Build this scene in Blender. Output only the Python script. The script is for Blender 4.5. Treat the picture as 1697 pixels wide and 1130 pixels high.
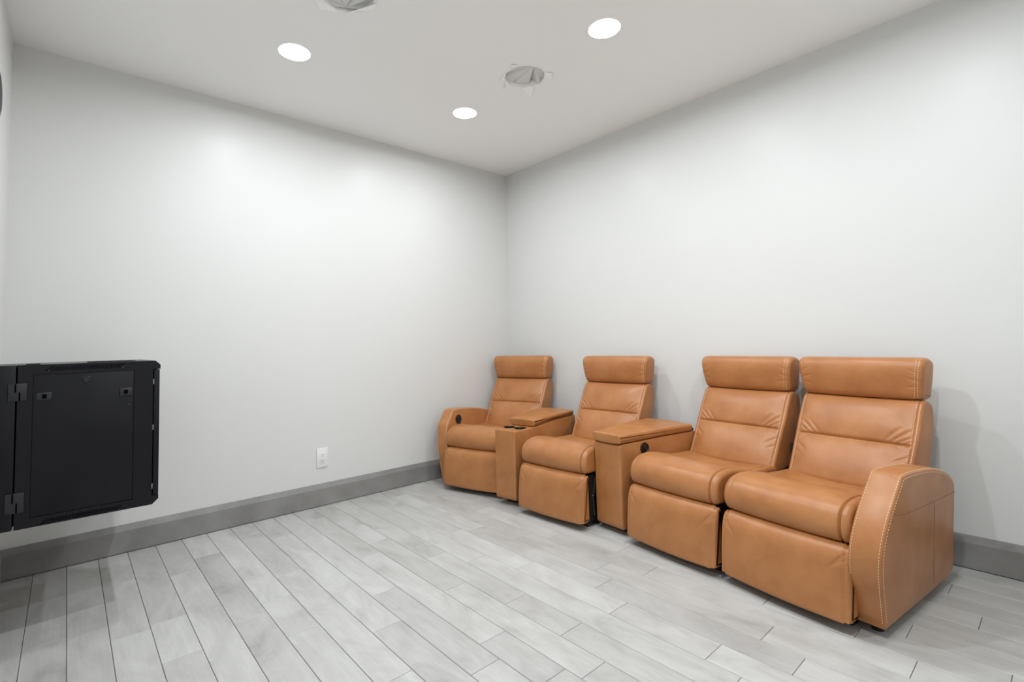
import bpy, bmesh, math, random
import numpy as np
from mathutils import Matrix, Vector

# ------------------------------------------------------------------ start
for o in list(bpy.data.objects):
    bpy.data.objects.remove(o, do_unlink=True)
scn = bpy.context.scene
C = scn.collection
S = 1.1                     # metres per layout unit (camera height = 1 unit)
rnd = random.Random(7)

# room in layout units
D, W, H, XL, YF, T = 3.14436, 2.88924, 2.46932, -0.21717, -0.52, 0.015

# ------------------------------------------------------------------ camera
def cam_axes(yaw, pitch, roll):
    fw = Vector((math.sin(yaw)*math.cos(pitch), math.cos(yaw)*math.cos(pitch), math.sin(pitch)))
    r = Vector((math.cos(yaw), -math.sin(yaw), 0)); u = r.cross(fw)
    return (math.cos(roll)*r + math.sin(roll)*u, -math.sin(roll)*r + math.cos(roll)*u, fw)
cd = bpy.data.cameras.new('camera'); cam = bpy.data.objects.new('camera', cd); C.objects.link(cam)
r_, u_, f_ = cam_axes(0.7141, 0.05735, -0.0257)
cam.matrix_world = Matrix(((r_.x, u_.x, -f_.x, 0), (r_.y, u_.y, -f_.y, 0), (r_.z, u_.z, -f_.z, S), (0, 0, 0, 1)))
cd.sensor_fit = 'HORIZONTAL'; cd.sensor_width = 36.0
cd.lens = 36.0*818.979/1697.0
cd.shift_x = (848.5-820.804)/1697.0
cd.shift_y = (521.499-565.0)/1697.0
cd.clip_start = 0.02
scn.camera = cam

# ------------------------------------------------------------------ world and exposure
wd = bpy.data.worlds.new('world'); scn.world = wd; wd.use_nodes = True
wd.node_tree.nodes['Background'].inputs[0].default_value = (1, 1, 1, 1)
wd.node_tree.nodes['Background'].inputs[1].default_value = 0.05
vs = scn.view_settings
vs.view_transform = 'Standard'; vs.look = 'None'; vs.gamma = 1.0; vs.use_curve_mapping = False
vs.exposure = 0.0
LAMP_W = 13.9               # each ceiling light
LAMP_COL = (0.955, 1.0, 1.045)

# ------------------------------------------------------------------ materials
def mat(name, col, rough=0.5, spec=0.5, metal=0.0, emit=None, emit_s=0.0):
    m = bpy.data.materials.new(name); m.use_nodes = True
    b = m.node_tree.nodes['Principled BSDF']
    b.inputs['Base Color'].default_value = (*col, 1); b.inputs['Roughness'].default_value = rough
    b.inputs['Specular IOR Level'].default_value = spec; b.inputs['Metallic'].default_value = metal
    if emit:
        b.inputs['Emission Color'].default_value = (*emit, 1); b.inputs['Emission Strength'].default_value = emit_s
    return m
def N(m, typ, **kw):
    n = m.node_tree.nodes.new(typ)
    for k, v in kw.items(): setattr(n, k, v)
    return n
def L(m, a, b): m.node_tree.links.new(a, b)
def noise(m, vec, scale, detail=3.0, rough=0.5):
    n = N(m, 'ShaderNodeTexNoise'); n.inputs['Scale'].default_value = scale
    n.inputs['Detail'].default_value = detail; n.inputs['Roughness'].default_value = rough
    if vec is not None: L(m, vec, n.inputs['Vector'])
    return n
def ramp(m, fac, stops):
    r = N(m, 'ShaderNodeValToRGB'); e = r.color_ramp.elements
    e[0].position, e[0].color = stops[0][0], (*stops[0][1], 1)
    e[1].position, e[1].color = stops[-1][0], (*stops[-1][1], 1)
    for p, c in stops[1:-1]:
        q = e.new(p); q.color = (*c, 1)
    L(m, fac, r.inputs['Fac']); return r
def bump(m, height, strength, dist):
    b = N(m, 'ShaderNodeBump'); b.inputs['Strength'].default_value = strength; b.inputs['Distance'].default_value = dist
    L(m, height, b.inputs['Height']); L(m, b.outputs['Normal'], m.node_tree.nodes['Principled BSDF'].inputs['Normal'])
    return b

def paint(name, col, rough, spec=0.5):
    m = mat(name, col, rough, spec)
    tc = N(m, 'ShaderNodeTexCoord')
    n = noise(m, tc.outputs['Object'], 260.0, 2.0)
    bump(m, n.outputs['Fac'], 0.08, 0.002)
    n2 = noise(m, tc.outputs['Object'], 1.7, 3.0)
    r = ramp(m, n2.outputs['Fac'], [(0.3, tuple(c*0.985 for c in col)), (0.7, col)])
    L(m, r.outputs['Color'], m.node_tree.nodes['Principled BSDF'].inputs['Base Color'])
    return m
M_wall = paint('wall_paint', (0.69, 0.69, 0.672), 0.36, 0.2)
M_ceil = paint('ceiling_paint', (0.93, 0.93, 0.915), 0.7, 0.3)

def plank_mat():
    m = mat('grey_maple_plank', (0.4, 0.4, 0.39), 0.42, 0.5)
    b = m.node_tree.nodes['Principled BSDF']
    tc = N(m, 'ShaderNodeTexCoord'); oi = N(m, 'ShaderNodeObjectInfo')
    cmb = N(m, 'ShaderNodeCombineXYZ')
    mu = N(m, 'ShaderNodeMath', operation='MULTIPLY'); mu.inputs[1].default_value = 57.0
    L(m, oi.outputs['Random'], mu.inputs[0])
    for i in range(3): L(m, mu.outputs[0], cmb.inputs[i])
    add = N(m, 'ShaderNodeVectorMath', operation='ADD')
    L(m, tc.outputs['Object'], add.inputs[0]); L(m, cmb.outputs[0], add.inputs[1])
    mp = N(m, 'ShaderNodeMapping'); mp.inputs['Scale'].default_value = (6.0, 2.4, 6.0)
    L(m, add.outputs[0], mp.inputs['Vector'])
    n1 = noise(m, mp.outputs[0], 1.0, 5.0, 0.62); n1.inputs['Distortion'].default_value = 1.2
    mp2 = N(m, 'ShaderNodeMapping'); mp2.inputs['Scale'].default_value = (95.0, 5.0, 60.0)
    L(m, add.outputs[0], mp2.inputs['Vector'])
    n2 = noise(m, mp2.outputs[0], 1.0, 4.0, 0.6)
    cloud = ramp(m, n1.outputs['Fac'], [(0.22, (0.32, 0.313, 0.303)), (0.40, (0.43, 0.424, 0.412)), (0.58, (0.495, 0.491, 0.478)), (0.78, (0.545, 0.542, 0.529))])
    grain = ramp(m, n2.outputs['Fac'], [(0.3, (0.93, 0.93, 0.93)), (0.7, (1.03, 1.03, 1.03))])
    x1 = N(m, 'ShaderNodeMix', data_type='RGBA', blend_type='MULTIPLY'); x1.inputs[0].default_value = 1.0
    L(m, cloud.outputs['Color'], x1.inputs[6]); L(m, grain.outputs['Color'], x1.inputs[7])
    tint = ramp(m, oi.outputs['Random'], [(0.0, (0.89, 0.88, 0.868)), (0.45, (0.97, 0.965, 0.945)), (1.0, (1.065, 1.065, 1.048))])
    x2 = N(m, 'ShaderNodeMix', data_type='RGBA', blend_type='MULTIPLY'); x2.inputs[0].default_value = 1.0
    L(m, x1.outputs[2], x2.inputs[6]); L(m, tint.outputs['Color'], x2.inputs[7])
    L(m, x2.outputs[2], b.inputs['Base Color'])
    bump(m, n2.outputs['Fac'], 0.10, 0.001)
    return m
M_plank = plank_mat()
M_sub = mat('dark_subfloor', (0.035, 0.034, 0.033), 0.9)

def base_mat():
    m = mat('grey_stained_baseboard', (0.18, 0.178, 0.175), 0.45, 0.5)
    tc = N(m, 'ShaderNodeTexCoord')
    n1 = noise(m, tc.outputs['Object'], 4.0, 5.0, 0.6)
    r = ramp(m, n1.outputs['Fac'], [(0.3, (0.185, 0.180, 0.172)), (0.7, (0.285, 0.279, 0.268))])
    L(m, r.outputs['Color'], m.node_tree.nodes['Principled BSDF'].inputs['Base Color'])
    bump(m, n1.outputs['Fac'], 0.1, 0.002)
    return m
M_base = base_mat()

def leather(name, k=1.0):
    m = mat(name, (0.42*k, 0.17*k, 0.06*k), 0.40, 0.48)
    b = m.node_tree.nodes['Principled BSDF']
    tc = N(m, 'ShaderNodeTexCoord')
    n1 = noise(m, tc.outputs['Object'], 7.0, 5.0, 0.6)
    r = ramp(m, n1.outputs['Fac'], [(0.28, (0.375*k, 0.145*k, 0.046*k)), (0.5, (0.445*k, 0.182*k, 0.060*k)), (0.72, (0.505*k, 0.217*k, 0.077*k))])
    L(m, r.outputs['Color'], b.inputs['Base Color'])
    v = N(m, 'ShaderNodeTexVoronoi'); v.inputs['Scale'].default_value = 420.0
    L(m, tc.outputs['Object'], v.inputs['Vector'])
    n3 = noise(m, tc.outputs['Object'], 38.0, 3.0)
    ad = N(m, 'ShaderNodeMath', operation='MULTIPLY_ADD'); ad.inputs[1].default_value = 0.25
    L(m, v.outputs['Distance'], ad.inputs[0]); L(m, n3.outputs['Fac'], ad.inputs[2])
    bump(m, ad.outputs[0], 0.10, 0.004)
    n2 = noise(m, tc.outputs['Object'], 11.0, 3.0)
    rr = N(m, 'ShaderNodeMapRange'); rr.inputs['To Min'].default_value = 0.31; rr.inputs['To Max'].default_value = 0.43
    L(m, n2.outputs['Fac'], rr.inputs['Value']); L(m, rr.outputs[0], b.inputs['Roughness'])
    return m
M_leather = leather('cognac_leather', 0.93)
M_seam = mat('leather_seam', (0.21, 0.083, 0.03), 0.55)
M_thread = mat('cream_thread', (0.78, 0.55, 0.34), 0.6)
M_black = mat('black_steel', (0.012, 0.012, 0.013), 0.45)
M_plastic = mat('black_plastic', (0.01, 0.01, 0.011), 0.3)
M_chrome = mat('bright_steel', (0.6, 0.6, 0.6), 0.25, metal=1.0)
def rack_mat():
    m = mat('black_powder_coat', (0.0046, 0.0046, 0.0070), 0.33, 0.26)
    tc = N(m, 'ShaderNodeTexCoord'); n = noise(m, tc.outputs['Object'], 900.0, 1.0)
    bump(m, n.outputs['Fac'], 0.06, 0.0005)
    return m
M_rack = rack_mat()
M_latch = mat('black_latch_plastic', (0.0095, 0.0095, 0.012), 0.4)
M_rackgap = mat('rack_gap', (0.001, 0.001, 0.001), 0.95, 0.05)
M_rackhi = mat('rack_screw_steel', (0.55, 0.55, 0.55), 0.3, metal=1.0)
M_white = mat('white_plastic', (0.78, 0.78, 0.76), 0.35)
M_trim = mat('white_trim', (0.93, 0.93, 0.92), 0.4)
M_lens = mat('led_lens', (0.9, 0.9, 0.9), 0.4, emit=LAMP_COL, emit_s=14.0)
M_film = mat('plastic_film', (0.96, 0.96, 0.95), 0.4, 0.4)
M_sheet = mat('masking_sheet', (0.70, 0.69, 0.68), 0.35, 0.4)
M_slate = mat('slate_grey_plastic', (0.16, 0.18, 0.21), 0.4)

# ------------------------------------------------------------------ mesh helpers (layout units in, metres out)
def mesh(name, verts, faces, smooth=None):
    me = bpy.data.meshes.new(name)
    me.from_pydata([tuple(float(c)*S for c in v) for v in verts], [], faces)
    me.validate()
    bm = bmesh.new(); bm.from_mesh(me); bmesh.ops.recalc_face_normals(bm, faces=bm.faces); bm.to_mesh(me); bm.free()
    if smooth is not None:
        me.polygons.foreach_set('use_smooth', [True]*len(me.polygons))
        if smooth < 179: me.set_sharp_from_angle(angle=math.radians(smooth))
    return me
def obj(name, me, m, parent=None, loc=None, rz=0.0):
    if m is not None and not me.materials: me.materials.append(m)
    o = bpy.data.objects.new(name, me); C.objects.link(o)
    if parent is not None: o.parent = parent
    if loc is not None: o.location = tuple(c*S for c in loc)
    o.rotation_euler = (0, 0, rz)
    return o
def empty(name, loc, rz=0.0):
    o = bpy.data.objects.new(name, None); C.objects.link(o); o.empty_display_size = 0.1
    o.location = tuple(c*S for c in loc); o.rotation_euler = (0, 0, rz); return o
def tag(o, label, cat, group=None):
    o['label'] = label; o['category'] = cat
    if group: o['group'] = group
    return o
def struct(o, label=None, cat=None):
    o['kind'] = 'structure'
    if label: o['label'] = label
    if cat: o['category'] = cat
    return o
class MB:
    def __init__(s): s.v, s.f = [], []
    def add(s, v, f):
        n = len(s.v); s.v += [tuple(p) for p in v]; s.f += [tuple(i+n for i in q) for q in f]; return s
    def box(s, x0, x1, y0, y1, z0, z1):
        return s.add([(x0,y0,z0),(x1,y0,z0),(x1,y1,z0),(x0,y1,z0),(x0,y0,z1),(x1,y0,z1),(x1,y1,z1),(x0,y1,z1)],
                     [(0,3,2,1),(4,5,6,7),(0,1,5,4),(1,2,6,5),(2,3,7,6),(3,0,4,7)])
    def bbox(s, x0, x1, y0, y1, z0, z1, b):
        bm = bmesh.new(); m = bmesh.ops.create_cube(bm, size=1)
        for v in bm.verts:
            v.co = Vector((x0 if v.co.x < 0 else x1, y0 if v.co.y < 0 else y1, z0 if v.co.z < 0 else z1))
        bmesh.ops.bevel(bm, geom=bm.edges[:], offset=b, segments=2, affect='EDGES', profile=0.5)
        bm.verts.index_update()
        s.add([v.co[:] for v in bm.verts], [[v.index for v in f.verts] for f in bm.faces]); bm.free(); return s
    def cyl(s, c, axis, r0, r1, h, n=24, cap=True):
        a = Vector(axis).normalized(); t = a.orthogonal().normalized(); w = a.cross(t); c = Vector(c)
        v = [c + (t*math.cos(2*math.pi*i/n) + w*math.sin(2*math.pi*i/n))*r0 for i in range(n)]
        v += [c + a*h + (t*math.cos(2*math.pi*i/n) + w*math.sin(2*math.pi*i/n))*r1 for i in range(n)]
        f = [(i, (i+1) % n, n+(i+1) % n, n+i) for i in range(n)]
        if cap: f += [tuple(range(n-1, -1, -1)), tuple(range(n, 2*n))]
        return s.add(v, f)
    def lathe(s, c, axis, prof, n=32, close=False):   # prof: (radius, height along axis)
        a = Vector(axis).normalized(); t = a.orthogonal().normalized(); w = a.cross(t); c = Vector(c); v = []
        for r, h in prof:
            v += [c + a*h + (t*math.cos(2*math.pi*i/n) + w*math.sin(2*math.pi*i/n))*r for i in range(n)]
        k = len(prof); f = []
        for j in range(k if close else k-1):
            j2 = (j+1) % k
            f += [(j*n+i, j*n+(i+1) % n, j2*n+(i+1) % n, j2*n+i) for i in range(n)]
        return s.add(v, f)
    def tube(s, pts, r, n=6):
        P = [Vector(p) for p in pts]; v = []; f = []
        for i, p in enumerate(P):
            d = (P[min(i+1, len(P)-1)] - P[max(i-1, 0)]).normalized(); t = d.orthogonal().normalized(); w = d.cross(t)
            if i == 0: t0 = t
            else:
                t = (t0 - d*t0.dot(d)).normalized(); w = d.cross(t); t0 = t
            v += [p + (t*math.cos(2*math.pi*j/n) + w*math.sin(2*math.pi*j/n))*r for j in range(n)]
        for i in range(len(P)-1):
            f += [(i*n+j, i*n+(j+1) % n, (i+1)*n+(j+1) % n, (i+1)*n+j) for j in range(n)]
        f += [tuple(range(n-1, -1, -1)), tuple(range((len(P)-1)*n, len(P)*n))]
        return s.add(v, f)
    def prism(s, poly, axis, a0, a1):                 # poly in the other two axes
        n = len(poly)
        def mk(p, a): return (a, p[0], p[1]) if axis == 0 else (p[0], a, p[1]) if axis == 1 else (p[0], p[1], a)
        return s.add([mk(p, a0) for p in poly] + [mk(p, a1) for p in poly],
                     [tuple(range(n-1, -1, -1)), tuple(range(n, 2*n))] + [(i, (i+1) % n, n+(i+1) % n, n+i) for i in range(n)])
    def mesh(s, name, smooth=None): return mesh(name, s.v, s.f, smooth)

def boolean_cut(me, cutter_me, name):
    a = bpy.data.objects.new('a', me); b = bpy.data.objects.new('b', cutter_me); C.objects.link(a); C.objects.link(b)
    md = a.modifiers.new('cut', 'BOOLEAN'); md.object = b; md.operation = 'DIFFERENCE'; md.solver = 'EXACT'
    bpy.context.view_layer.update(); dg = bpy.context.evaluated_depsgraph_get()
    out = bpy.data.meshes.new_from_object(a.evaluated_get(dg)); out.name = name
    bpy.data.objects.remove(a); bpy.data.objects.remove(b)
    return out

# ------------------------------------------------------------------ setting
wx0, wx1, wy0, wy1, th = XL, W+T, YF, D+T, 0.1
struct(obj('wall_back', MB().box(wx0-th, wx1+th, wy1, wy1+th, 0, H).mesh('wall_back'), M_wall))
struct(obj('wall_right', MB().box(wx1, wx1+th, wy0, wy1, 0, H).mesh('wall_right'), M_wall))
struct(obj('wall_left', MB().box(wx0-th, wx0, wy0, wy1, 0, H).mesh('wall_left'), M_wall))
struct(obj('wall_front', MB().box(wx0-th, wx1+th, wy0-th, wy0, 0, H).mesh('wall_front'), M_wall))
SPK = [(1.890, 1.880), (0.855, 1.880)]; SPK_R = 0.113
cut = MB()
for x, y in SPK: cut.cyl((x, y, H-0.02), (0, 0, 1), SPK_R, SPK_R, 0.075, 64)
LX, LY, LR = (0.828, 1.890), (2.427, 1.342, 0.257), 0.0875
for x in LX:
    for y in LY: cut.cyl((x, y, H-0.02), (0, 0, 1), LR-0.008, LR-0.008, 0.04, 48)
cme = boolean_cut(MB().box(wx0-th, wx1+th, wy0-th, wy1+th, H, H+th).mesh('c'), cut.mesh('k'), 'ceiling')
struct(obj('ceiling', cme, M_ceil))

# floor: dark underlay and separate planks with narrow open joints
floor = struct(obj('floor', MB().box(wx0-th, wx1+th, wy0-th, wy1+th, -0.06, -0.012).mesh('floor'), M_sub))
PX0, PW = -0.09925, 0.11554
JOINTS = {0:[2.378],1:[2.576],2:[2.755],3:[1.967,2.258],4:[1.87,2.67],5:[2.818],6:[1.832,2.136],7:[2.954],8:[1.651,2.335,2.804],
 9:[1.241,1.885],10:[1.067,1.342,2.253,2.934],11:[1.717,2.38,2.658],12:[1.191,1.473,2.027,2.534],13:[0.688,1.863],14:[0.799,1.159,1.656],
 15:[0.592],16:[1.41,1.904,2.224],17:[0.359,1.24,1.79],18:[0.164,0.521,0.805],19:[0.407,1.495],21:[0.255]}
def plank_mesh(w, l, h=0.012, b=0.0011):
    m = MB(); x, y = w/2, l/2
    v = [(-x,-y,-h),(x,-y,-h),(x,y,-h),(-x,y,-h),(-x,-y,-b),(x,-y,-b),(x,y,-b),(-x,y,-b),(-x+b,-y+b,0),(x-b,-y+b,0),(x-b,y-b,0),(-x+b,y-b,0)]
    f = [(0,3,2,1),(8,9,10,11)]
    for a in (0, 4):
        f += [(a+i, a+(i+1) % 4, a+4+(i+1) % 4, a+4+i) for i in range(4)]
    return m.add(v, f).mesh('plank')
g = 0.0008
for i in range(-2, 27):
    x0, x1 = max(PX0+i*PW, wx0), min(PX0+(i+1)*PW, wx1)
    if x1-x0 < 0.01: continue
    ys = list(JOINTS.get(i, []))
    y = (min(ys) if ys else rnd.uniform(0.2, 0.9)) - rnd.uniform(0.45, 0.9)
    if not ys: ys = [y+0.5]
    lo = min(ys) - rnd.uniform(0.5, 0.95)
    while lo > wy0+0.1: ys.append(lo); lo -= rnd.uniform(0.4, 0.95)
    hi = max(ys) + (rnd.uniform(0.5, 0.9) if i >= 13 or i < 0 else 9)
    while hi < wy1-0.1: ys.append(hi); hi += rnd.uniform(0.45, 0.9)
    ys = sorted([wy0, wy1]+ys)
    for a, b in zip(ys[:-1], ys[1:]):
        obj('plank', plank_mesh(x1-x0-2*g, b-a-2*g), M_plank, floor, ((x0+x1)/2, (a+b)/2, 0))

# baseboards with a sloping top edge
BB = [(0, 0.004), (0, 0.138), (-0.004, 0.138), (-T, 0.109), (-T, 0.004)]       # (offset from wall, z)
def baseboard(name, kind):
    m = MB()
    if kind == 'back': m.prism([(wy1+o, z) for o, z in BB], 0, wx0, wx1)
    if kind == 'right': m.prism([(wx1+o, z) for o, z in BB], 1, wy0, wy1-T)
    if kind == 'left': m.prism([(wx0-o, z) for o, z in BB], 1, wy0, wy1-T)
    if kind == 'front': m.prism([(wy0-o, z) for o, z in BB], 0, wx0+T, wx1-T)
    struct(obj(name, m.mesh(name), M_base))
for k in ('back', 'right', 'left', 'front'): baseboard('baseboard_'+k, k)

# ------------------------------------------------------------------ ceiling lights
LDIM = ((0.70, 0.74), (1.48, 0.80), (1.48, 0.90))     # dimming of each lamp, row by row from the back wall
LLAB = {(0, 0): 'round white recessed ceiling light nearest the left side of the room',
        (1, 0): 'small round recessed ceiling light closest to the room corner',
        (1, 1): 'round recessed ceiling light above the recliners, right of the covered speaker opening',
        (0, 1): 'round recessed ceiling light above the middle of the floor, outside the picture top',
        (1, 2): 'round recessed ceiling light near the right wall, behind the viewer',
        (0, 2): 'round recessed ceiling light above the place of the viewer'}
def ceiling_light(ix, iy):
    x, y = LX[ix], LY[iy]
    t = empty('ceiling_light', (x, y, H))
    tag(t, LLAB[(ix, iy)], 'light', 'recessed ceiling lights')
    R = LR; rl = R-0.026; zr = -0.005                  # white flange, sloping baffle, flush diffuser lens
    obj('trim_ring', MB().lathe((0, 0, 0), (0, 0, -1), [(R, 0.0), (R, 0.0015), (R-0.002, 0.0025), (R-0.0135, 0.0025), (R-0.0145, 0.0005), (rl, zr), (rl, zr-0.004)], 48).mesh('trim_ring', 40), M_trim, t)
    obj('lens', MB().cyl((0, 0, -zr), (0, 0, 1), rl+0.001, rl+0.001, 0.003, 48).mesh('lens'), M_lens, t)
    ld = bpy.data.lights.new('led', 'AREA'); ld.shape = 'DISK'; ld.size = 0.07; ld.energy = LAMP_W*LDIM[iy][ix]; ld.color = LAMP_COL; ld.spread = math.radians(180)
    lo = bpy.data.objects.new('led', ld); C.objects.link(lo); lo.parent = t; lo.location = (0, 0, (-zr-0.001)*S)
for ix in range(2):
    for iy in range(3): ceiling_light(ix, iy)

# ------------------------------------------------------------------ covered ceiling speaker openings
def speaker(ix, apex_ang, label, flaps):
    x, y = SPK[ix]; t = empty('covered_ceiling_speaker', (x, y, H))
    tag(t, label, 'speaker', 'ceiling speakers masked with plastic film')
    obj('rim', MB().lathe((0, 0, 0), (0, 0, -1), [(SPK_R+0.004, 0.0), (SPK_R+0.004, 0.0025), (SPK_R-0.0006, 0.003), (SPK_R-0.0006, -0.03), (SPK_R-0.002, -0.03)], 64).mesh('rim', 40), M_film, t)
    # gathered sheet: folds run from one point of the rim to the rest of it
    r = SPK_R-0.001; A = (0.9*r*math.cos(apex_ang), 0.9*r*math.sin(apex_ang), 0.008); m = MB(); n = 72; R2 = random.Random(3+ix)
    ring = []; inner = []
    folds = sorted(R2.uniform(0, 1) for _ in range(15))
    zs = []
    for i in range(n):
        f = i/n; z = 0.016
        for j, fo in enumerate(folds):
            d = min(abs(f-fo), 1-abs(f-fo)); z += (0.026 if j % 2 else -0.015)*max(0.0, 1-d/0.03)
        zs.append(z)
    rows = 6; v = []
    for k in range(rows+1):
        s = k/rows
        for i in range(n):
            a = 2*math.pi*i/n; rx, ry = r*math.cos(a), r*math.sin(a)
            v.append((A[0]+(rx-A[0])*s, A[1]+(ry-A[1])*s, A[2]+(zs[i]-A[2])*min(1, s*1.3)))
    f = [(k*n+i, k*n+(i+1) % n, (k+1)*n+(i+1) % n, (k+1)*n+i) for k in range(rows) for i in range(n)]
    obj('gathered_sheet', mesh('gathered_sheet', v, f, 12), M_sheet, t)
    for pts in flaps:
        v = [(p[0]-x, p[1]-y, -0.0012 if k < 2 else -0.006-0.005*(k % 2)) for k, p in enumerate(pts)]
        nv = len(v); v += [(a, b, c+0.0015) for a, b, c in v]
        obj('film_flap', mesh('film_flap', v, [tuple(range(nv)), tuple(range(2*nv-1, nv-1, -1))]+[(i, (i+1) % nv, nv+(i+1) % nv, nv+i) for i in range(nv)]), M_film, t)
def rimpt(ix, deg, k=1.0): return (SPK[ix][0]+SPK_R*k*math.cos(math.radians(deg)), SPK[ix][1]+SPK_R*k*math.sin(math.radians(deg)))
speaker(0, math.radians(-105), 'round ceiling speaker opening masked with torn plastic film, between two lights',
  [[rimpt(0, 120), rimpt(0, 96), (1.888, 2.055), (1.868, 2.010)],
   [rimpt(0, 160), rimpt(0, 128), (1.80, 1.985)],
   [rimpt(0, 52), rimpt(0, 22), (2.03, 1.955), (2.065, 2.005), (2.00, 1.995)],
   [rimpt(0, 14), rimpt(0, -4), (2.035, 1.925)],
   [rimpt(0, -28), rimpt(0, -62), (1.975, 1.755), (2.012, 1.790)],
   [rimpt(0, 215), rimpt(0, 185), (1.748, 1.83)]])
speaker(1, math.radians(68), 'ceiling speaker opening masked with square plastic film, cut off by the picture top',
  [[rimpt(1, 150), rimpt(1, 120), rimpt(1, 85), (0.893, 1.985), (0.803, 2.04), (0.762, 1.985)],
   [rimpt(1, 85), rimpt(1, 50), rimpt(1, 10), (0.972, 1.842), (0.982, 1.892), (0.893, 1.985)],
   [rimpt(1, -30), rimpt(1, -70), (0.92, 1.74), (0.985, 1.80)]])

# ------------------------------------------------------------------ outlet
ot = empty('wall_outlet', (1.2435, wy1, 0.2985)); tag(ot, 'white duplex wall outlet low on the back wall above the baseboard', 'outlet')
obj('cover_plate', MB().bbox(-0.036, 0.036, -0.0065, 0, -0.0605, 0.0605, 0.003).mesh('cover_plate', 40), M_white, ot)
ins = obj('socket_insert', MB().bbox(-0.0165, 0.0165, -0.0085, -0.005, -0.034, 0.034, 0.001).mesh('socket_insert', 40), M_white, ot)
for s_ in (-1, 1):
    zc = s_*0.0185+0.003
    obj('socket_slot', MB().box(-0.0075, -0.0055, -0.0089, -0.008, zc-0.0035, zc+0.0035).mesh('socket_slot'), M_plastic, ins)
    obj('socket_slot', MB().box(0.0055, 0.0075, -0.0089, -0.008, zc-0.003, zc+0.003).mesh('socket_slot'), M_plastic, ins)
    obj('ground_hole', MB().cyl((0, -0.008, zc-0.010), (0, -1, 0), 0.0026, 0.0026, 0.0009, 12).mesh('ground_hole'), M_plastic, ins)

# ------------------------------------------------------------------ round device on the left wall
t = empty('wall_speaker', (XL, 2.640, 2.010)); tag(t, 'slate grey round device on the left wall at the picture edge', 'speaker')
obj('housing', MB().lathe((0, 0, 0), (1, 0, 0), [(0.083, 0), (0.083, 0.002), (0.081, 0.003), (0.072, 0.0035), (0.0, 0.0035)], 48).mesh('housing', 40), M_slate, t)
obj('grille', MB().lathe((0, 0, 0), (1, 0, 0), [(0.068, 0.0035), (0.066, 0.0045), (0.03, 0.005), (0.0, 0.005)], 48).mesh('grille', 60), M_black, t)

# ------------------------------------------------------------------ network rack on the left wall
RY, RD, RK = 2.375, 0.525, 1.2306
t = empty('network_rack', (XL, RY, 0.686)); tag(t, 'black wall mounted network rack hung on the left wall', 'rack')
def rx(x): return x*RK-XL                     # from the wall outward
def rz_(z): return (z-1)*RK+1-0.686           # about the rack's middle
def rp(x, y, z): return (rx(x), y-RY, rz_(z))
def rbox(m, x0, x1, y0, y1, z0, z1, b=None):
    a, c = rp(x0, y0, z0), rp(x1, y1, z1)
    return m.box(a[0], c[0], a[1], c[1], a[2], c[2]) if b is None else m.bbox(a[0], c[0], a[1], c[1], a[2], c[2], b)
ZB, ZT = 0.518, 0.972
# wall section, swing section
obj('rear_section', rbox(MB(), (XL+0.002)/RK, -0.107, RY, RY+RD, ZB, ZT, 0.0025).mesh('rear_section', 40), M_rack, t)
obj('swing_gap', rbox(MB(), -0.108, -0.102, RY+0.012, RY+RD-0.012, ZB+0.01, ZT-0.01).mesh('swing_gap'), M_rackgap, t)
bodyp = [(-0.1035, ZB+0.0), (0.2120, ZB-0.0), (0.2285, ZB+0.016), (0.2285, ZB+0.027), (0.2105, ZB+0.027), (0.2105, ZT-0.027), (0.2300, ZT-0.027), (0.2300, ZT-0.013), (0.2165, ZT), (-0.1035, ZT)]
bodyp = [(rx(p[0]), rz_(p[1])) for p in bodyp]
bme = MB().prism(bodyp, 1, 0.0, RD).mesh('body')
cut = MB()
def slots_at(zlo, zhi, x0, x1, n):
    for k in range(n):
        xa = x0+(x1-x0-0.016)*k/(n-1)
        poly = [(xa, zlo), (xa+0.0036, zlo), (xa+0.0176, zhi), (xa+0.014, zhi)]
        cut.prism([(rx(p[0]), rz_(p[1])) for p in poly], 1, -0.01, 0.03)
slots_at(0.9535, 0.9665, -0.0476, 0.1366, 24); slots_at(0.5215, 0.5345, -0.0506, 0.1346, 24)
cut.box(rx(-0.0726), rx(0.1620), -0.01, 0.006, rz_(0.5440), rz_(0.9445))
bme = boolean_cut(bme, cut.mesh('k'), 'body')
body = obj('body', bme, M_rack, t)
pan = obj('side_panel', rbox(MB(), -0.0704, 0.1600, RY+0.0015, RY+0.005, 0.5462, 0.9422, 0.0008).mesh('side_panel', 40), M_rack, t)
for (xa, xb, za, zb) in ((-0.0635, -0.0310, 0.8705, 0.8920), (0.1250, 0.1563, 0.8665, 0.8905)):
    la = obj('latch', rbox(MB(), xa, xb, RY-0.0035, RY+0.002, za, zb, 0.002).mesh('latch', 40), M_latch, pan)
    xc, zc = (xa+xb)/2, (za+zb)/2
    obj('latch_slider', rbox(MB(), xc-0.005, xc+0.005, RY-0.0042, RY-0.0030, zc-0.006, zc+0.006).mesh('latch_slider'), M_rackgap, pan)
c = rp(0.0461, RY+0.0018, 0.9235)
obj('lock', MB().lathe(c, (0, -1, 0), [(0.0125, 0), (0.0125, 0.003), (0.0110, 0.0045), (0.0095, 0.0045), (0.0085, 0.0015), (0, 0.0015)], 32).mesh('lock', 40), M_latch, pan)
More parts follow.
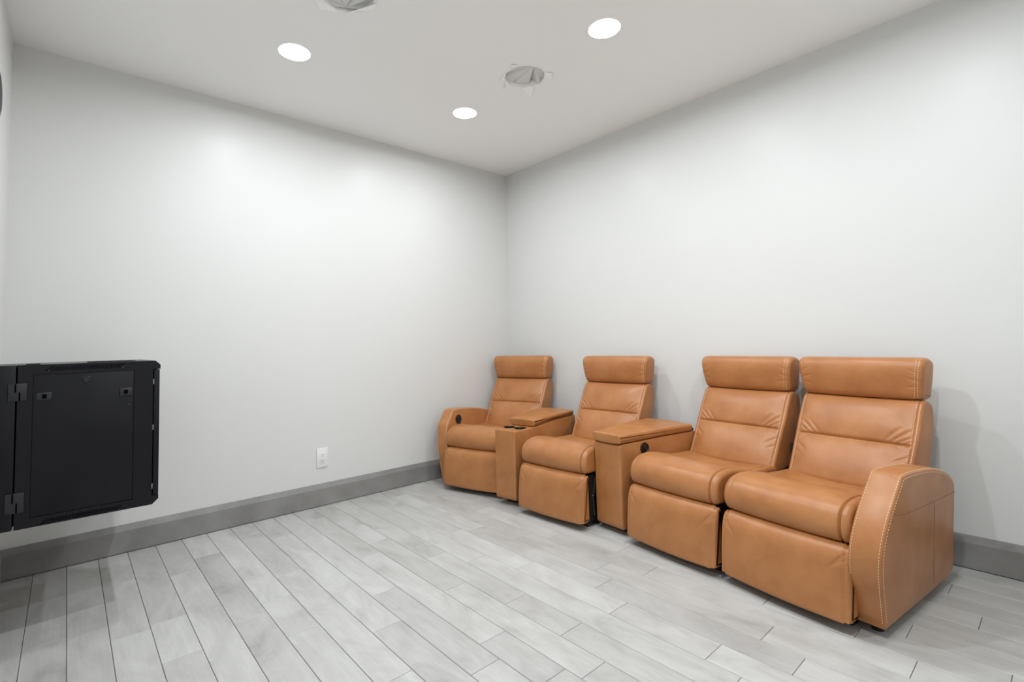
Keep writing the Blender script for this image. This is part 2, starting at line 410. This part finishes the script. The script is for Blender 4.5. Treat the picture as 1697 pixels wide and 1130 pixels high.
for z0, z1 in ((0.872, 0.921), (0.565, 0.620)):
    h = obj('hinge', rbox(MB(), -0.1225, -0.0835, RY-0.007, RY+0.0005, z0, z1, 0.002).mesh('hinge', 40), M_latch, t)
    zc = (z0+z1)/2; m = MB()
    rbox(m, -0.1090, -0.1055, RY-0.0076, RY-0.006, zc+0.000, z1-0.001); rbox(m, -0.1005, -0.0970, RY-0.0076, RY-0.006, z0+0.001, zc)
    obj('hinge_slot', m.mesh('hinge_slot'), M_rackgap, h)
fd = obj('front_door', rbox(MB(), 0.2135, 0.2285, RY+0.002, RY+RD-0.002, ZB+0.0285, ZT-0.0285, 0.0015).mesh('front_door', 40), M_rack, t)
obj('glass', rbox(MB(), 0.2285, 0.2292, RY+0.05, RY+RD-0.05, ZB+0.07, ZT-0.07).mesh('glass'), M_plastic, fd)
for px, pz in ((0.2118, 0.905), (0.2118, 0.760), (0.2112, 0.575)):
    m = MB(); rbox(m, px-0.0006, px+0.0012, RY+0.0005, RY+0.0025, pz-0.008, pz+0.008); obj('door_pin', m.mesh('door_pin'), M_rackhi, fd)
m = MB(); rbox(m, 0.05, 0.17, RY+0.06, RY+0.30, ZT, ZT+0.0012); 
obj('top_vent', m.mesh('top_vent'), M_rackgap, t)
m = MB(); rbox(m, -0.09, -0.06, RY+0.06, RY+0.12, ZT, ZT+0.002); obj('cable_plate', m.mesh('cable_plate'), M_rackgap, t)
for sx, sz in ((-0.0395, 0.9545), (0.1325, 0.9560), (0.150, 0.838)):
    obj('screw', MB().cyl(rp(sx, RY+0.0005, sz), (0, -1, 0), 0.0012, 0.001, 0.001, 8).mesh('screw'), M_rackhi, t)

# ------------------------------------------------------------------ soft, lofted leather parts
def chaikin(P, n=2):
    P = [np.array(p, float) for p in P]
    for _ in range(n):
        Q = []
        for i in range(len(P)):
            a, b = P[i], P[(i+1) % len(P)]; Q += [0.75*a+0.25*b, 0.25*a+0.75*b]
        P = Q
    return np.array(P)
def resample(P, n):
    Q = np.vstack([P, P[:1]]); d = np.r_[0, np.cumsum(np.hypot(*np.diff(Q, axis=0).T))]
    s = np.linspace(0, d[-1], n, endpoint=False)
    return np.c_[np.interp(s, d, Q[:, 0]), np.interp(s, d, Q[:, 1])]
def inward(P):
    t = np.roll(P, -1, 0)-np.roll(P, 1, 0); t /= np.maximum(np.hypot(*t.T), 1e-9)[:, None]
    nrm = np.c_[-t[:, 1], t[:, 0]]
    A = 0.5*np.sum(P[:, 0]*np.roll(P[:, 1], -1)-np.roll(P[:, 0], -1)*P[:, 1])
    return nrm if A > 0 else -nrm
def loft(name, prof, us, inset, disp=None, umap=None, smooth=65):
    """prof: closed (v,z) loop; us: stations; inset(u): shrink of the loop; disp(u,P)->offset (n,2) inward positive."""
    n = len(prof); nin = inward(prof); G = np.zeros((len(us), n, 3))
    for i, u in enumerate(us):
        d = np.full(n, inset(u))
        if disp is not None: d = d+disp(u, prof)
        Q = prof+nin*d[:, None]
        uu = np.full(n, u) if umap is None else umap(u, Q)
        G[i] = np.c_[uu, Q]
    v = G.reshape(-1, 3); k = len(us)
    f = [(i*n+j, i*n+(j+1) % n, (i+1)*n+(j+1) % n, (i+1)*n+j) for i in range(k-1) for j in range(n)]
    f += [tuple(range(n-1, -1, -1)), tuple(range((k-1)*n, k*n))]
    return mesh(name, v.tolist(), f, smooth), G, nin
def stations(a, r, n, m=8):
    c = [-a+r*(1-math.cos(math.pi/2*i/m)) for i in range(m)]
    return c+list(np.linspace(-a+r, a-r, n))+[-x for x in reversed(c)]
def round_end(a, r, depth=None):
    depth = r if depth is None else depth
    def f(u):
        t = max(0.0, (abs(u)-(a-r))/r); return depth*(1-math.sqrt(max(0.0, 1-t*t)))
    return f
def gauss(x, s): return np.exp(-(x/s)**2)
def sst(a, b, x):
    t = np.clip((x-a)/(b-a), 0, 1); return t*t*(3-2*t)
def stitches(name, lines, length=0.0062, gap=0.0042, r=0.00105):
    m = MB()
    for ln in lines:
        P = np.array(ln); d = np.r_[0, np.cumsum(np.linalg.norm(np.diff(P, axis=0), axis=1))]; s = 0.002
        while s+length < d[-1]:
            a = [np.interp(s, d, P[:, k]) for k in range(3)]; b = [np.interp(s+length, d, P[:, k]) for k in range(3)]
            m.tube([a, b], r, 4); s += length+gap
    return m.mesh(name)

# --- footrest
fp = resample(chaikin([(-0.012, 0.036), (-0.014, 0.050), (-0.012, 0.10), (-0.007, 0.16), (0.0, 0.215), (0.008, 0.25), (0.020, 0.274), (0.040, 0.286), (0.058, 0.286), (0.060, 0.27), (0.060, 0.05), (0.056, 0.036)], 2), 150)
FA = 0.238
def f_in(u):
    e = round_end(FA, 0.024, 0.022)(u)
    return e + 0.009*gauss(abs(u)-0.2215, 0.0032)
def f_disp(u, P):
    front = (1-sst(0.0, 0.03, P[:, 0]))
    b = -0.007*front*math.cos(min(1, abs(u)/0.225)*math.pi/2)
    for cz, sl, a0, w in ((0.262, 1.1, 0.0035, 0.005), (0.245, 0.8, 0.0028, 0.006), (0.272, 1.6, 0.003, 0.004)):
        x = 0.222-abs(u)                                   # pull folds into the upper corners
        b = b + a0*front*gauss(P[:, 1]-(cz-sl*x), w)*math.exp(-(x/0.035)**2)*(x > -0.004)
    return b
foot_me, G, ni = loft('footrest', fp, stations(FA, 0.03, 170), f_in, f_disp)

# --- seat cushion
sp = resample(chaikin([(0.056, 0.286), (0.034, 0.296), (0.021, 0.325), (0.023, 0.362), (0.042, 0.398), (0.085, 0.421), (0.16, 0.4265), (0.245, 0.412), (0.33, 0.394), (0.42, 0.388), (0.52, 0.386), (0.54, 0.36), (0.53, 0.30), (0.40, 0.285), (0.2, 0.283)], 3), 230)
SA = 0.236
def s_in(u):
    e = round_end(SA, 0.026, 0.020)(u)
    return e + (0.013 if u > 0 else 0.003)*gauss(abs(u)-0.205, 0.0036)
def s_disp(u, P):
    top = sst(0.36, 0.40, P[:, 1]); w = 1-(min(1.0, abs(u)/0.23))**2
    d = 0.022*top*sst(0.17, 0.40, P[:, 0])*w
    d = d - 0.006*(1-sst(0.03, 0.12, P[:, 0]))*w
    cr = 0.285+0.05*abs(u)/0.2                              # crease behind the front roll
    d = d + 0.0035*top*gauss(P[:, 0]-cr, 0.010)
    for c0, sl in ((0.30, 0.9), (0.34, -0.6), (0.38, 0.5)):
        d = d + 0.0016*top*gauss(P[:, 0]-(c0+sl*(abs(u)-0.12)), 0.010)*math.exp(-((abs(u)-0.14)/0.06)**2)
    return d
seat_me, G, ni = loft('seat_cushion', sp, stations(SA, 0.03, 150), s_in, s_disp)

# --- back cushion
bp = resample(chaikin([(0.497, 0.362), (0.519, 0.402), (0.571, 0.494), (0.598, 0.542), (0.651, 0.640), (0.681, 0.692), (0.698, 0.714), (0.725, 0.722), (0.770, 0.708), (0.791, 0.68), (0.786, 0.62), (0.762, 0.54), (0.735, 0.46), (0.70, 0.37), (0.62, 0.345), (0.53, 0.345)], 2), 300)
BA = 0.240
ZS = 0.545
def front_mask(P):
    # distance in front of the line through the side edge
    line = 0.571+(P[:, 1]-0.494)*0.572
    return 1-sst(0.0, 0.03, P[:, 0]-line-0.004)
def b_in(u):
    e = round_end(BA, 0.018, 0.014)(u)
    return e + 0.0035*gauss(abs(u)-0.2225, 0.0028)
def b_disp(u, P):
    fm = front_mask(P); z = P[:, 1]; w = 1-(min(1.0, abs(u)/0.222))**4
    up = np.clip((z-ZS)/(0.715-ZS), 0, 1); lo = np.clip((ZS-z)/(ZS-0.36), 0, 1)
    d = -fm*w*(0.019*np.sin(math.pi*np.clip(up, 0, 1))**0.7*(z > ZS)+0.026*np.sin(math.pi*np.clip(lo*0.86, 0, 1))**0.7*(z <= ZS))
    d = d + 0.0065*fm*gauss(z-ZS, 0.0045)*(abs(u) < 0.222)
    a = 0.2225-abs(u)
    for (x0, z0, x1, z1, amp, wd) in ((0.070, 0.551, 0.012, 0.598, 0.0050, 0.0050), (0.045, 0.551, 0.006, 0.574, 0.0045, 0.004), (0.095, 0.552, 0.045, 0.602, 0.0035, 0.006), (0.020, 0.549, 0.002, 0.561, 0.003, 0.003),
                                      (0.050, 0.470, 0.006, 0.500, 0.0035, 0.006), (0.030, 0.452, 0.004, 0.468, 0.0025, 0.005), (0.060, 0.539, 0.015, 0.522, 0.002, 0.005)):
        dx, dz = x1-x0, z1-z0; L2 = dx*dx+dz*dz
        tt = np.clip(((a-x0)*dx+(z-z0)*dz)/L2, 0, 1)
        dist = np.hypot(a-(x0+tt*dx), z-(z0+tt*dz))
        d = d + fm*amp*gauss(dist, wd)*(0.35+0.65*np.sin(math.pi*np.clip(tt, 0.05, 0.95)))*(a > -0.002)
    for uc, amp in ((0.02, 0.0016), (-0.05, 0.0012), (0.07, 0.001)):
        d = d + fm*amp*gauss(u-uc-0.15*(z-ZS), 0.012)*gauss(z-(ZS+0.04), 0.04)
    return d
def b_map(u, Q):
    return u*(0.99-0.03*np.clip((0.60-Q[:, 1])/0.2, 0, 1))
us_b = stations(BA, 0.022, 120)
back_me, GB, nb = loft('back_cushion', bp, us_b, b_in, b_disp, b_map)
def row(G, nin, us, u, sel, off):
    i = int(np.argmin(np.abs(np.array(us)-u))); idx = [j for j in range(G.shape[1]) if sel(G[i, j])]
    P = G[i, idx].copy(); P[:, 1] -= nin[idx, 0]*off; P[:, 2] -= nin[idx, 1]*off
    o = np.argsort(P[:, 2]); return P[o]
fr = lambda p: 0.40 < p[2] < 0.712 and p[1] < 0.571+(p[2]-0.494)*0.572+0.02
lines = []
for s in (1,):
    for k in (0.2165, 0.2285): lines.append(row(GB, nb, us_b, s*k, fr, 0.0006))
for zz in (ZS-0.0065, ZS+0.0065):
    ln = []
    for i, u in enumerate(us_b):
        if abs(u) < 0.214:
            js = [j for j in range(GB.shape[1]) if fr(GB[i, j])]; j = min(js, key=lambda q: abs(bp[q, 1]-zz))
            p = GB[i, j]; ln.append((p[0], p[1]-nb[j, 0]*0.0006, p[2]-nb[j, 1]*0.0006))
    if zz < ZS: lines.append(ln)
back_st = stitches('stitching', lines)

# --- headrest
hp = resample(chaikin([(0.705, 0.7185), (0.692, 0.733), (0.684, 0.77), (0.677, 0.82), (0.679, 0.858), (0.692, 0.884), (0.715, 0.8955), (0.755, 0.894), (0.784, 0.881), (0.795, 0.855), (0.797, 0.79), (0.790, 0.722), (0.77, 0.714)], 2), 170)
HA = 0.240
def h_in(u):
    e = round_end(HA, 0.022, 0.018)(u)
    return e + 0.003*gauss(abs(u)-0.2185, 0.0028)
def h_disp(u, P):
    fm = 1-sst(0, 0.035, P[:, 0]-0.685)
    d = -0.010*fm*(1-(abs(u)/0.24)**2)
    a = 0.2185-abs(u)
    for z0, sl, amp in ((0.80, 0.35, 0.0022), (0.775, -0.1, 0.0016), (0.832, 0.5, 0.0016)):
        d = d + fm*amp*gauss(P[:, 1]-(z0+sl*a), 0.005)*math.exp(-((a-0.012)/0.02)**2)
    return d
us_h = stations(HA, 0.026, 90)
def h_map(u, Q): return u*(0.965+0.075*np.clip((Q[:, 1]-0.715)/0.15, 0, 1))
head_me, GH, nh = loft('headrest', hp, us_h, h_in, h_disp, h_map)
frh = lambda p: 0.726 < p[2] < 0.893 and p[1] < 0.712
head_st = stitches('stitching', [row(GH, nh, us_h, s*k, frh, 0.0006) for s in (1,) for k in (0.2135, 0.2235)])

# --- arm (u = 0 is the outer face at floor level, flares outward with height)
ap = resample(chaikin([(0.0, 0.034), (-0.001, 0.037), (-0.022, 0.105), (-0.052, 0.195), (-0.065, 0.262), (-0.058, 0.322), (-0.033, 0.378), (0.003, 0.430), (0.042, 0.476), (0.066, 0.504), (0.076, 0.516), (0.0795, 0.5205), (0.086, 0.5225), (0.10, 0.5235), (0.14, 0.5235), (0.23, 0.5185), (0.395, 0.500), (0.519, 0.467), (0.600, 0.432), (0.630, 0.405), (0.640, 0.36), (0.655, 0.21), (0.672, 0.085), (0.668, 0.055), (0.64, 0.036), (0.62, 0.032)], 2), 220)
AWD = 0.095
ap_far = ap.copy(); ap_far[:, 0] = np.where(ap[:, 0] < 0, ap[:, 0]*0.35, ap[:, 0])
def a_map(u, Q): return (u-AWD/2)+0.10*(Q[:, 1]-0.037)
us_a = stations(AWD/2, 0.008, 18, 5)
def a_in(u): return round_end(AWD/2, 0.008, 0.006)(u)
def a_disp(u, P):
    return -0.004*(1-(abs(u)/(AWD/2))**2)*(P[:, 1] > 0.06)
arm_me, GA, na = loft('arm', ap, us_a, a_in, a_disp, a_map, 50)
def arm_lines(ap, GA):
    ls = []; k = len(us_a)
    sel = [j for j in range(GA.shape[1]) if (ap[j, 1] > 0.05 and ap[j, 0] < 0.63) and not (ap[j, 0] > 0.2 and ap[j, 1] < 0.2)]
    j0 = min(range(len(sel)), key=lambda q: 0)
    # keep the run continuous from the front foot over the top to the rear
    sel.sort(key=lambda j: (j-int(np.argmin(ap[:, 0]**2+(ap[:, 1]-0.05)**2))) % len(ap) if True else j)
    for u in (AWD/2-0.0095, -AWD/2+0.0095):
        i = int(np.argmin(np.abs(np.array(us_a)-u)))
        P = np.array([(GA[i, j, 0], GA[i, j, 1]-na[j, 0]*0.0006, GA[i, j, 2]-na[j, 1]*0.0006) for j in sel])
        cutp = [0]+[q+1 for q in range(len(P)-1) if np.linalg.norm(P[q+1]-P[q]) > 0.02]+[len(P)]
        for a, b in zip(cutp[:-1], cutp[1:]):
            if b-a > 3: ls.append(P[a:b])
    # second row on the outer face, just inside its edge
    O = []
    for j in sel:
        q = ap[j]+na[j]*0.010; O.append((0.10*(q[1]-0.037)+0.0007, q[0], q[1]))
    O = np.array(O); cutp = [0]+[q+1 for q in range(len(O)-1) if np.linalg.norm(O[q+1]-O[q]) > 0.02]+[len(O)]
    for a, b in zip(cutp[:-1], cutp[1:]):
        if b-a > 3: ls.append(O[a:b])
    # across the front top edge
    j = int(np.argmin((ap[:, 0]-0.078)**2+(ap[:, 1]-0.517)**2))
    ls.append(np.array([(GA[i, j, 0], GA[i, j, 1]-0.0008, GA[i, j, 2]+0.0005) for i in range(4, len(us_a)-4)]))
    return ls
arm_st = stitches('stitching', arm_lines(ap, GA))
arm_far_me, GAF, _ = loft('arm', ap_far, us_a, a_in, a_disp, a_map, 50)
arm_far_st = stitches('stitching', arm_lines(ap_far, GAF))
def outer_pt(v, z): return (0.10*(z-0.037)+0.0002, v, z)
arm_seam = MB()
arm_seam.tube([outer_pt(v, z) for v, z in [(0.012, 0.414), (0.05, 0.400), (0.10, 0.393), (0.20, 0.385), (0.30, 0.380), (0.40, 0.377), (0.52, 0.373), (0.632, 0.369)]], 0.0009, 5)
arm_seam.tube([outer_pt(v, z) for v, z in [(0.405, 0.374), (0.425, 0.22), (0.445, 0.06)]], 0.0007, 5)
arm_seam_me = arm_seam.mesh('seam')
def mirror(me, name):
    m2 = me.copy(); m2.name = name
    bm = bmesh.new(); bm.from_mesh(m2)
    for v in bm.verts: v.co.x = -v.co.x
    bmesh.ops.reverse_faces(bm, faces=bm.faces); bm.to_mesh(m2); bm.free(); return m2

# --- black base and mechanism
base_me = MB().bbox(-0.205, 0.205, 0.075, 0.60, 0.0, 0.038, 0.004).mesh('base', 40)
mech = MB().box(-0.222, 0.222, 0.075, 0.56, 0.036, 0.276)
mech_me = mech.mesh('mechanism')
rf = MB().box(-0.20, 0.20, 0.50, 0.70, 0.036, 0.36); rear_me = rf.mesh('rear_panel')
link_me = MB().tube([(0.224, 0.11, 0.06), (0.2245, 0.10, 0.16), (0.224, 0.13, 0.26)], 0.006, 8).mesh('linkage', 60)
bolt_me = MB().cyl((0.2245, 0.100, 0.165), (1, 0, 0), 0.006, 0.005, 0.004, 12).mesh('bolt', 40)

POSE = {'A': (2.056, 2.660, 16.167), 'B': (2.049, 1.946, 2.733), 'C': (2.081, 1.2445, -7.274), 'D': (2.015, 0.755, -10.05)}
RLAB = {'A': 'tan leather recliner with one armrest, in the corner next to the back wall',
        'B': 'armless tan leather recliner between the cup holder console and the closed-lid console',
        'C': 'armless tan leather recliner directly right of the closed-lid console',
        'D': 'largest tan leather recliner with a stitched armrest at the near end of the row'}
def to_world(k, u, v):
    x, y, d = POSE[k]; a = math.radians(d)
    return (x+u*math.sin(a)+v*math.cos(a), y-u*math.cos(a)+v*math.sin(a))
def recliner(k):
    x, y, d = POSE[k]; rz = math.radians(d-90)
    t = empty('recliner', (x, y, 0), rz); tag(t, RLAB[k], 'recliner', 'row of leather home theatre recliners')
    obj('footrest', foot_me, M_leather, t)
    obj('seat_cushion', seat_me, M_leather, t)
    b = obj('back_cushion', back_me, M_leather, t); s = obj('stitching', back_st, M_thread, b); s['kind'] = 'stuff'
    h = obj('headrest', head_me, M_leather, t); s = obj('stitching', head_st, M_thread, h); s['kind'] = 'stuff'
    obj('base', base_me, M_black, t); mc = obj('mechanism', mech_me, M_black, t); obj('rear_panel', rear_me, M_black, t)
    obj('linkage', link_me, M_black, mc); obj('bolt', bolt_me, M_chrome, mc)
    return t
rec = {k: recliner(k) for k in 'ABCD'}

# armrests
def arm(k, sign, u, v, ang):
    t = rec[k]
    if sign > 0: am, st, sm = arm_me, arm_st, arm_seam_me
    else: am, st, sm = mirror(arm_far_me, 'arm'), mirror(arm_far_st, 'stitching'), mirror(arm_seam_me, 'seam')
    a = obj('armrest', am, M_leather, t, (u, v, 0), math.radians(ang))
    s = obj('stitching', st, M_thread, a); s['kind'] = 'stuff'
    obj('seam', sm, M_seam, a)
    for vv in (0.06, 0.58):
        obj('arm_foot', MB().cyl((-sign*0.045, vv, 0.0), (0, 0, 1), 0.018, 0.02, 0.04, 16).mesh('arm_foot', 40), M_plastic, a)
    return a
arm('D', 1, 0.304, 0.070, 2.65)
armA = arm('A', -1, -0.304, 0.070, -2.65)
def button(parent, c, axis, r=0.031):
    p = obj('control_button', MB().lathe(c, axis, [(r, 0.0), (r, 0.003), (r*0.86, 0.0045), (r*0.78, 0.002), (0, 0.0015)], 32).mesh('control_button', 40), M_plastic, parent)
    obj('switch', MB().lathe(c, axis, [(r*0.28, 0.001), (r*0.28, 0.006), (r*0.18, 0.007), (0, 0.007)], 20).mesh('switch', 40), M_chrome if False else M_plastic, p)
    return p
# inner face of the far armrest: u = AWD - flare
zb = 0.452
button(armA, (AWD-0.10*(zb-0.037)+0.0008, 0.125, zb), (1, 0, -0.0+0.1), 0.033)

# hinge bracket beside the back of recliner C
obj('hinge_bracket', MB().bbox(0.240, 0.252, 0.655, 0.685, 0.33, 0.475, 0.003).mesh('hinge_bracket', 40), M_black, rec['C'])

# ------------------------------------------------------------------ consoles (wedge shaped, wider at the back)
def wedge(FL, FR, RL, RR):
    FL, FR, RL, RR = map(np.array, (FL, FR, RL, RR))
    org = (FL+FR)/2; back = (RL+RR)/2; ev = (back-org)/np.linalg.norm(back-org); dep = np.linalg.norm(back-org)
    ang = math.atan2(ev[1], ev[0]); hw0 = np.linalg.norm(FL-FR)/2; hw1 = np.linalg.norm(RL-RR)/2
    return org, ang, dep, hw0, hw1
def console_part(name, prof, hw0, hw1, dep, grow=0.0, r=0.010, n=160, smooth=50, bulge=0.0):
    us = [-1, -0.985, -0.96, -0.93]+list(np.linspace(-0.88, 0.88, 14))+[0.93, 0.96, 0.985, 1]
    def umap(u, Q): return u*(hw0+(hw1-hw0)*np.clip(Q[:, 0]/dep, -0.1, 1.1)+grow)
    def ins(u):
        q = (abs(u)-0.93)/0.07; return r*(1-math.sqrt(max(0, 1-q*q))) if q > 0 else 0.0
    def dsp(u, P): return -bulge*(1-u*u)*np.ones(len(P))
    return loft(name, resample(chaikin(prof, 2), n), us, ins, dsp if bulge else None, umap, smooth)
def dense(pts, extra):   # duplicate corner neighbours so the corner stays tight
    out = []
    for i, p in enumerate(pts):
        a = np.array(pts[i-1]); b = np.array(p); c = np.array(pts[(i+1) % len(pts)])
        for q in (a, c):
            pass
        d1 = (a-b)/np.linalg.norm(a-b); d2 = (c-b)/np.linalg.norm(c-b)
        out += [tuple(b+d1*extra), tuple(b), tuple(b+d2*extra)]
    return out

# console with cup holders (between A and B)
org, ang, dep, hw0, hw1 = wedge((2.043, 2.400), (2.083, 2.245), (2.665, 2.556), (2.705, 2.285))
t1 = empty('cup_holder_console', (org[0], org[1], 0), ang-math.pi/2)
tag(t1, 'narrow tan leather console with two cup holders and a raised padded lid', 'console')
prof = dense([(0.0, 0.040), (0.0, 0.457), (0.17, 0.459), (0.30, 0.472), (0.42, 0.482), (0.62, 0.488), (0.62, 0.040)], 0.010)
cb, _, _ = console_part('body', prof, hw0, hw1, dep)
ck = MB(); CUPS = [(-0.043, 0.105), (0.043, 0.105)]; CR = 0.034
for cx, cy in CUPS: ck.cyl((cx, cy, 0.38), (0, 0, 1), CR, CR, 0.2, 40)
cb = boolean_cut(cb, ck.mesh('k'), 'body'); 
cb.polygons.foreach_set('use_smooth', [True]*len(cb.polygons)); cb.set_sharp_from_angle(angle=math.radians(40))
b1 = obj('body', cb, M_leather, t1)
for cx, cy in CUPS:
    obj('cup_holder', MB().lathe((cx, cy, 0.384), (0, 0, 1), [(0, 0), (CR-0.001, 0), (CR-0.001, 0.073), (CR, 0.0765), (CR+0.004, 0.0775), (CR+0.004, 0.0755)], 40).mesh('cup_holder', 40), M_plastic, t1)
prof = dense([(0.178, 0.466), (0.172, 0.503), (0.30, 0.512), (0.45, 0.520), (0.60, 0.520), (0.60, 0.490), (0.42, 0.484), (0.30, 0.474)], 0.008)
l1, _, _ = console_part('lid', prof, hw0, hw1, dep, 0.004, 0.014, bulge=0.005)
obj('lid', l1, M_leather, t1)
obj('plinth', MB().box(-0.05, 0.05, 0.075, 0.55, 0, 0.042).mesh('plinth'), M_black, t1)

# console with a full length lid (between B and C)
org, ang, dep, hw0, hw1 = wedge((2.165, 1.714), (2.155, 1.532), (2.690, 1.727), (2.690, 1.413))
t2 = empty('storage_console', (org[0], org[1], 0), ang-math.pi/2)
tag(t2, 'wide tan leather console with a closed padded lid and a black side button', 'console')
prof = dense([(0.0, 0.034), (0.0, 0.461), (0.30, 0.472), (0.57, 0.476), (0.57, 0.034)], 0.010)
b2me, G2, _ = console_part('body', prof, hw0, hw1, dep)
b2 = obj('body', b2me, M_leather, t2)
prof = dense([(-0.006, 0.467), (-0.008, 0.508), (0.25, 0.516), (0.53, 0.516), (0.545, 0.479), (0.30, 0.477)], 0.010)
l2, _, _ = console_part('lid', prof, hw0, hw1, dep, 0.004, 0.015, bulge=0.006)
obj('lid', l2, M_leather, t2)
obj('plinth', MB().box(-0.06, 0.06, 0.075, 0.52, 0, 0.036).mesh('plinth'), M_black, t2)
vb = 0.165
nx = Vector((1.0, -(hw1-hw0)/dep, 0)).normalized()
button(t2, (hw0+(hw1-hw0)*vb/dep+0.0006, vb, 0.427), nx, 0.030)
# corner stitching rows on both consoles
def corner_rows(t, hw, z0, z1):
    m = stitches('stitching', [np.array([(hw-0.011, -0.0006, z0), (hw-0.011, -0.0006, z1)])], 0.005, 0.005, 0.0006)
    s = obj('stitching', m, M_thread, t); s['kind'] = 'stuff'
corner_rows(b1, 0.083, 0.06, 0.445); corner_rows(b2, 0.090, 0.06, 0.45)
